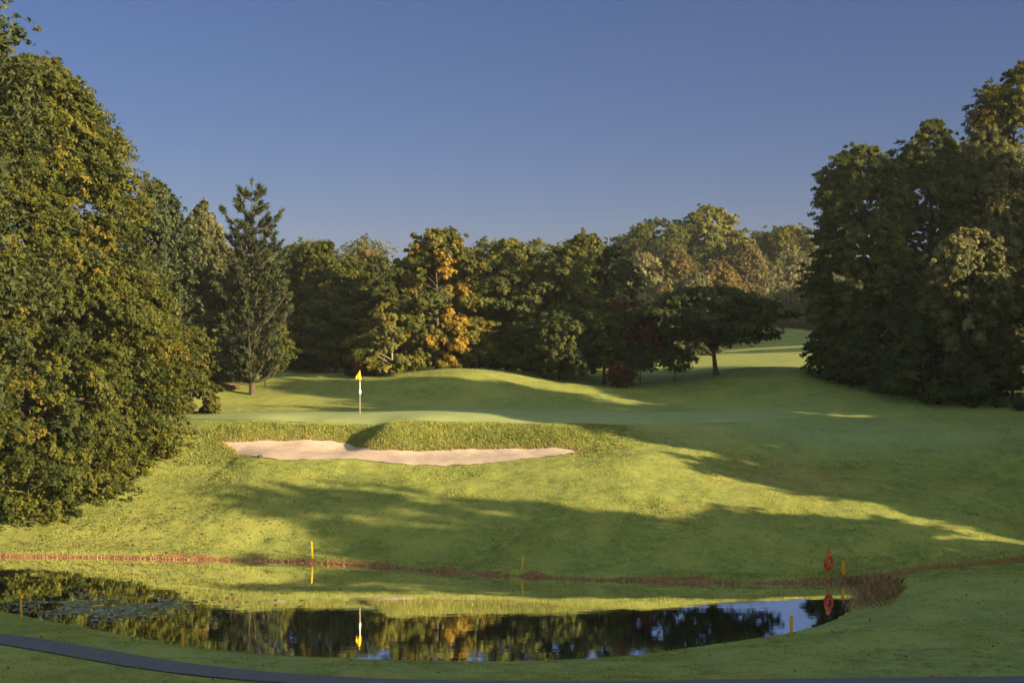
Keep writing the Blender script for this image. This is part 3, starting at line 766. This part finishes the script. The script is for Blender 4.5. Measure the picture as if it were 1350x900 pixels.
for k, (px, Y, top, hw, lab) in enumerate([(940, 190, 386, 44, 'dark bushy tree at the foot of the far row behind the leaning tree'), (1035, 206, 384, 52, 'dark bushy tree on the crest of the far grassy hill'),
                                        (895, 160, 400, 44, 'dark bushy tree at the foot of the far row left of the leaning tree')]):
    tree('dark_tree', lab, 'tree', px, Y, top, hw, 'skirt', 'dark', 16000, .3, .0, rc=1.0, tint=(.5, .2), group=FG)

# --- the dark wood on the right
WG = 'large trees framing the view'
tree('ash_tree', 'tall rounded dark tree at the left front of the right hand wood', 'tree', 1140, 82, 192, 78, [(0, .62), (.12, .88), (.35, 1.0), (.6, .86), (.8, .66), (.92, .42), (1, .12)], 'dark', 90000, .18, .02, rc=.75, tint=(.55, .22), group=WG, lobes=.2, limbs=40)
tree('dark_tree', 'dark evergreen with spiky top in the middle of the right hand wood', 'tree', 1228, 84, 160, 66, 'oval', 'dark', 70000, .18, .04, rc=.7, tint=(.4, .2), group=WG, lobes=.3, limbs=40)
tree('beech_tree', 'tallest tree at the right edge, brown tinged leaves at its jagged top', 'tree', 1346, 88, 84, 72, 'oval', 'beech', 60000, .2, .2, rc=.8, tint=(.45, .25), group=WG, lobes=.35, limbs=40)
tree('whitebeam_tree', 'tall grey green tree under the tallest right edge tree', 'tree', 1302, 82, 168, 66, 'oval', 'pale', 70000, .18, .15, rc=.7, tint=(.18, .16), group=WG, elong_v=1.3, limbs=36)
tree('whitebeam_tree', 'smaller pale silvery leaved tree bulging out of the right hand wood', 'tree', 1276, 74.2, 298, 48, 'oval', 'pale', 40000, .17, .3, rc=.5, tint=(.55, .22), group=WG, elong_v=1.2, limbs=30)
tree('laurel_shrub', 'wide dark evergreen mass at the foot of the right hand wood', 'shrub', 1232, 76, 404, 66, 'skirt', 'dark', 44000, .17, .0, rc=.55, tint=(.4, .2), group='shrubs under the trees')
tree('laurel_shrub', 'dark evergreen mass at the right edge under the tall grey green tree', 'shrub', 1335, 74.5, 378, 62, 'skirt', 'dark', 44000, .17, .0, rc=.55, tint=(.45, .2), group='shrubs under the trees')
tree('dark_tree', 'dark bushy tree between the rounded front tree and the evergreen mass on the right', 'tree', 1180, 79.5, 330, 56, 'skirt', 'dark', 40000, .17, .0, rc=.6, tint=(.5, .2), group=WG)
tree('laurel_shrub', 'low dark bush with twigs reaching left over the grass below the rounded tree', 'shrub', 1114, 81.5, 410, 40, 'skirt', 'dark', 20000, .17, .02, rc=.45, tint=(.5, .2), group='shrubs under the trees')

tree('laurel_shrub', 'dark bush filling the gap behind the right edge evergreen mass', 'shrub', 1300, 86, 420, 70, 'skirt', 'dark', 16000, .2, .0, rc=.6, tint=(.4, .2), group='shrubs under the trees')
# --- trees outside the frame that shade the ground and the wood
def shade_trees(spots, first_name, label, grp, prof='column', leaves=40000, n_cl=260):
    proto = None
    for (X, Y, zt, R) in spots:
        zb = Tz(X, Y)
        if proto is None:
            P, nr, l_, tv, C = crown(PROF[prof], .0, 10., 3., n_cl, leaves, .27, .62, seed=77, lobes=.2, inner=.3)
            proto = finish_tree(first_name, label, 'tree', X, Y, grp, P, nr, l_, tv, trunk_limbs(C, 10., .17, 16, seed=77), LM['dark'], M_BARK, ground_cut=False)
            o = proto
        else:
            o = proto.copy(); COL.objects.link(o)
            for ch in proto.children:
                c2 = ch.copy(); COL.objects.link(c2); c2.parent = o
        o.location = (X, Y, zb - .05)
        o.scale = (R / 3., R / 3., (zt - zb) / 10.)
        o.rotation_euler.z = X * 1.7 + Y
shade_trees([(37.5, 45.0, 11.3, 2.75), (35, 51, 17., 2.8), (38, 55.2, 20., 3.0), (37, 66, 14.2, 3.4), (36, 61.3, 9.3, 1.6), (46, 66.6, 25, 3.2),
             (33, 38.4, 8.7, 2.8), (33.5, 32.6, 11.4, 2.8), (33, 26, 11.8, 3.9), (33, 18.5, 13.5, 4.6), (33, 12, 16, 4.6), (33, 5, 17, 4.6), (30, -3, 17, 4.6)],
            'dark_tree', 'dark bushy tree standing out of the picture to the right of the pond', 'trees outside the picture on the right')
shade_trees([(42, 28.2, 17.5, 2.6)], 'birch_tree', 'thin leaved tree standing out of the picture behind the pond side trees', None, leaves=7000, n_cl=90)
shade_trees([(66, 168, 24, 6), (74, 176, 25, 6), (80, 186, 26, 6.5), (70, 160, 22, 5), (86, 196, 27, 7), (62, 150, 17, 4)],
            'dark_tree', 'dark tree hidden behind the right hand wood', 'trees hidden behind the right hand wood')

# --- the wood behind everything that reads as one mass
def wood(name, label, spots, lm, lsz):
    Vs, Ts = [], []
    tot = 0
    for i, (X, Y, h, R) in enumerate(spots):
        zb = Tz(X, Y)
        P, nr, l_, tv, C = crown(PROF['skirt'], .0, h, R, 110, 14000 if Y < 200 else 7000, lsz if Y > 200 else lsz * .62, R * .2, seed=300 + i, tint=(.45, .2))
        V, _ = leaf_quads(P + np.array([X, Y, zb]), nr, l_)
        Vs.append(V); Ts.append(tv); tot += len(P)
    V = np.concatenate(Vs); tv = np.concatenate(Ts)
    o = mesh_np(name, V, np.arange(3 * tot).reshape(tot, 3), LM[lm], None, {'tint': ('FACE', tv)})
    return tag(o, label, 'wood', kind='stuff')
sp = []
for x in np.linspace(-15.5, 6.5, 14):
    sp.append((x + random.uniform(-.6, .6), random.uniform(108, 114), random.uniform(8.4, 9.3), 2.2))
for Y, n, htop, jit in ((122, 15, 7.5, .2), (150, 20, 9.5, .25), (232, 26, 12, .2), (275, 28, 14, .2)):
    half = .40 * Y if Y > 200 else .4 * Y
    for x in np.linspace(-half, half, n):
        X = x + random.uniform(-2, 2)
        pxx = 675 + F * X / Y
        if Y < 200 and pxx > 800: continue
        sp.append((X, Y + random.uniform(-4, 4), htop * random.uniform(1 - jit, 1 + jit), Y * .022 * random.uniform(.8, 1.2)))
wood('far_wood', 'dark unbroken wood filling the background behind the trees', sp, 'oak', .3)

# ------------------------------------------------------------------ small things
def bm_obj(name, bm, mat, parent=None):
    me = bpy.data.meshes.new(name); bm.to_mesh(me); bm.free(); me.materials.append(mat)
    return link(bpy.data.objects.new(name, me), parent)

def stake(px, py, hpx, label, lean=(0, 0), water=False, w=.056):
    X, Y = hit(px, py, 33, 60, T); h = hpx / F * Y
    root = empty('marker_stake', (X, Y, Tz(X, Y) - .02)); tag(root, label, 'stake', 'yellow stakes round the pond')
    bm = bmesh.new()
    r = bmesh.ops.create_cube(bm, size=1)
    for v in bm.verts: v.co = Vector((v.co.x * w, v.co.y * w * .6, (v.co.z + .5) * (h + .1) - .1))
    top = [v for v in bm.verts if v.co.z > h * .5]
    for v in top: v.co.z -= .02 if v.co.x > 0 else 0
    bmesh.ops.bevel(bm, geom=list(bm.edges), offset=.008, segments=2, affect='EDGES')
    bm_obj('post', bm, M_YEL, root)
    bm = bmesh.new(); bmesh.ops.create_cube(bm, size=1)
    for v in bm.verts: v.co = Vector((v.co.x * (w + .012), v.co.y * (w * .6 + .012), h - .055 + v.co.z * .035))
    bmesh.ops.bevel(bm, geom=list(bm.edges), offset=.004, segments=1, affect='EDGES')
    bm_obj('band', bm, M_YEL, root)
    root.rotation_euler = (lean[1], lean[0], 0)
    return root
stake(412, 739, 23, 'yellow stake on the far bank furthest left, by the brown edge', (-.05, 0))
stake(688, 752, 20, 'yellow stake leaning slightly on the middle of the far bank', (.09, 0))
stake(1112, 757.5, 20, 'yellow stake beside the red lifebuoy', (-.05, 0), w=.10)
stake(28, 813, 25, 'yellow stake on the near bank at the left edge')
stake(241, 852, 26, 'yellow stake on the near bank left of the middle')
stake(1043, 834, 24, 'yellow stake against the bright sky reflection at the right end of the pond', (.03, 0), w=.085)

def torus_bm(R, r, sx=1., n=40, m=12):
    bm = bmesh.new(); V = []
    for i in range(n):
        a = 2 * math.pi * i / n
        V.append([bm.verts.new((R * math.cos(a) + r * math.cos(b) * math.cos(a), r * math.sin(b) * .8, R * math.sin(a) + r * math.cos(b) * math.sin(a)))
                  for b in (2 * math.pi * j / m for j in range(m))])
    for i in range(n):
        for j in range(m):
            bm.faces.new((V[i][j], V[(i + 1) % n][j], V[(i + 1) % n][(j + 1) % m], V[i][(j + 1) % m]))
    for f in bm.faces: f.smooth = True
    bmesh.ops.recalc_face_normals(bm, faces=list(bm.faces))
    return bm
X, Y = hit(1091.5, 762, 45, 60, T); z0 = Tz(X, Y)
root = empty('lifebuoy_stand', (X, Y, z0)); tag(root, 'orange red post on the pond edge for the lifebuoy', 'post')
tb = Tubes(); tb.add([(0, 0, -.15), (0, 0, .5), (0, 0, .97)], [.04, .04, .04], 10); tb.build('post', M_ORANGE, root)
bm = bmesh.new(); bmesh.ops.create_cube(bm, size=1)
for v in bm.verts: v.co = Vector((v.co.x * .16, v.co.y * .05 - .03, .87 + v.co.z * .1))
bmesh.ops.bevel(bm, geom=list(bm.edges), offset=.01, segments=2, affect='EDGES'); bm_obj('hook_board', bm, M_ORANGE, root)
tb = Tubes(); tb.add([(0, -.05, .75), (0, -.16, .74), (0, -.2, .8)], [.014, .014, .012], 8); tb.build('hook', M_ORANGE, root)
ringroot = empty('lifebuoy', (X, Y - .13, z0 + .53)); tag(ringroot, 'red lifebuoy ring hanging on the orange post at the pond edge', 'lifebuoy')
bm_obj('ring', torus_bm(.19, .06), M_RED, ringroot)
for a in (45, 135, 225, 315):
    a = math.radians(a); tb = Tubes()
    pts = [(.19 * math.cos(a + q), 0, .19 * math.sin(a + q)) for q in (-.13, 0, .13)]
    tb.add(pts, [.064, .064, .064], 14); tb.build('band', M_WHITE if False else M_ORANGE, ringroot)
tb = Tubes(); tb.add([(.275 * math.cos(q), .01, .275 * math.sin(q)) for q in np.linspace(0, 2 * math.pi, 33)], [.008] * 33, 5); tb.build('grab_line', M_RED, ringroot)
ringroot.rotation_euler = (.06, 0, math.radians(44))

# flagstick
X, Y = hit(474.5, 545, 64, 80, T); z0 = Tz(X, Y); h = 57 / F * Y
root = empty('flagstick', (X, Y, z0)); tag(root, 'flagstick with a limp yellow flag standing in the putting green', 'flagstick')
tb = Tubes(); tb.add([(0, 0, -.1), (0, 0, h * .5), (0, 0, h)], [.017, .016, .014], 10); tb.build('pole', M_POLE, root)
tb = Tubes(); tb.add([(0, 0, h * .52), (0, 0, h * .74)], [.0205, .0195], 10); tb.build('white_section', M_WHITE, root)
tb = Tubes(); tb.add([(0, 0, .92), (0, 0, .98), (0, 0, 1.06), (0, 0, 1.13), (0, 0, 1.18)], [.025, .055, .07, .055, .025], 12); tb.build('marker_ball', M_WHITE, root)
# limp cloth: folds hanging from the top of the pole
V = []; nu, nv = 17, 14
for j in range(nv):
    t = j / (nv - 1)
    for i in range(nu):
        s = i / (nu - 1)
        wdt = .03 + .20 * t ** .9 * (1 - .3 * max(0, t - .75) / .25)
        xx = -wdt * s * 1.0 + .075 * t * (1 - s)
        yy = .06 * math.sin(s * 9 + t * 1.5) * (.25 + t) * (.4 + .6 * s) - .025
        V.append((xx, yy, h - .01 - .44 * t + .07 * s * t - .05 * s))
ii = np.arange(nu * nv).reshape(nv, nu)
fl = mesh_np('flag', np.array(V), np.stack([ii[:-1, :-1], ii[:-1, 1:], ii[1:, 1:], ii[1:, :-1]], -1).reshape(-1, 4), M_FLAG, root, None, True)
so = fl.modifiers.new('thick', 'SOLIDIFY'); so.thickness = .006

# small dark stone in the bunker
X, Y = hit(343.5, 603.5, 59, 70, T)
bm = bmesh.new(); bmesh.ops.create_icosphere(bm, subdivisions=3, radius=.09)
for v in bm.verts:
    n_ = .25 * math.sin(v.co.x * 40 + 1) * math.sin(v.co.y * 33) + .2 * math.sin(v.co.z * 50)
    v.co *= 1 + n_ * .6; v.co.z *= .8; v.co.x *= 1.3
o = bm_obj('stone', bm, M_STONE); o.location = (X, Y, Tz(X, Y) + .07)
tag(o, 'small dark stone lying at the front edge of the bunker sand', 'stone')

# ------------------------------------------------------------------ light, sky, camera
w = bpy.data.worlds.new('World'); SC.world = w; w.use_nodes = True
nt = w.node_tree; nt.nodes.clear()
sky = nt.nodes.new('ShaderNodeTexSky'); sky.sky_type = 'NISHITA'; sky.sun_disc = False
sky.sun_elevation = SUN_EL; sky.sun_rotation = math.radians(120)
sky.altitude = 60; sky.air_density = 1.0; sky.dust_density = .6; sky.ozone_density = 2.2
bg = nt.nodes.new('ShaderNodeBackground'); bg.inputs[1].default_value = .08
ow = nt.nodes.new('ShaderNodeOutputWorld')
# sky dimmed low in the north; extra brightness added overhead to lift the shade
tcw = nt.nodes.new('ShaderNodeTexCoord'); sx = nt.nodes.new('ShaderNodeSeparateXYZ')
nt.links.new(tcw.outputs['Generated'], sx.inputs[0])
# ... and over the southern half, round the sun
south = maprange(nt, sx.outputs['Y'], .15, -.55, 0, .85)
sky_fill = math_(nt, 'MAXIMUM', maprange(nt, sx.outputs['Z'], .30, .75), south)
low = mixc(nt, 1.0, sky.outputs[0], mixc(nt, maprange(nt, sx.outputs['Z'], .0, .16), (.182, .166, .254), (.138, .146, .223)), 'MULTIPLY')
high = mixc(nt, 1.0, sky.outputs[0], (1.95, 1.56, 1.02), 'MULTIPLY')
nt.links.new(mixc(nt, sky_fill, low, high), bg.inputs[0]); nt.links.new(bg.outputs[0], ow.inputs[0])

# thin morning air: one closed box round the whole place
hv = [(x_, y_, z_) for x_ in (-4600, 4600) for y_ in (-600, 5200) for z_ in (-2.5, 36)]
hf = [[0, 1, 3, 2], [4, 6, 7, 5], [0, 4, 5, 1], [2, 3, 7, 6], [0, 2, 6, 4], [1, 5, 7, 3]]
hm = bpy.data.materials.new('thin_air'); hm.use_nodes = True; hm.node_tree.nodes.clear()
ho = hm.node_tree.nodes.new('ShaderNodeOutputMaterial'); pv = hm.node_tree.nodes.new('ShaderNodeVolumePrincipled')
pv.inputs['Color'].default_value = (.82, .86, .92, 1); pv.inputs['Density'].default_value = .00012; pv.inputs['Anisotropy'].default_value = .1
hm.node_tree.links.new(pv.outputs[0], ho.inputs['Volume'])
tag(mesh_np('haze', np.array(hv, float), hf, hm), 'thin pale morning air softening the far trees', 'haze', kind='stuff')

sd = bpy.data.lights.new('sun', 'SUN'); sd.energy = 5.0; sd.angle = math.radians(.5); sd.color = (1, .80, .50)
so = bpy.data.objects.new('sun', sd); link(so)
to_sun = Vector((math.cos(SUN_AZ) * math.cos(SUN_EL), -math.sin(SUN_AZ) * math.cos(SUN_EL), math.sin(SUN_EL)))
so.rotation_euler = to_sun.to_track_quat('Z', 'Y').to_euler()
so.location = to_sun * 100

cd = bpy.data.cameras.new('camera'); cd.sensor_width = 36; cd.lens = 50; cd.clip_end = 6000; cd.clip_start = .1
co = bpy.data.objects.new('camera', cd); link(co); co.location = (0, 0, H); co.rotation_euler = (math.radians(90), 0, 0)
SC.camera = co
vs = SC.view_settings
vs.view_transform = 'Standard'; vs.look = 'None'; vs.gamma = 1; vs.exposure = 2.24; vs.use_curve_mapping = False
SC.cycles.max_bounces = 6; SC.cycles.diffuse_bounces = 3; SC.cycles.transmission_bounces = 3; SC.cycles.glossy_bounces = 3
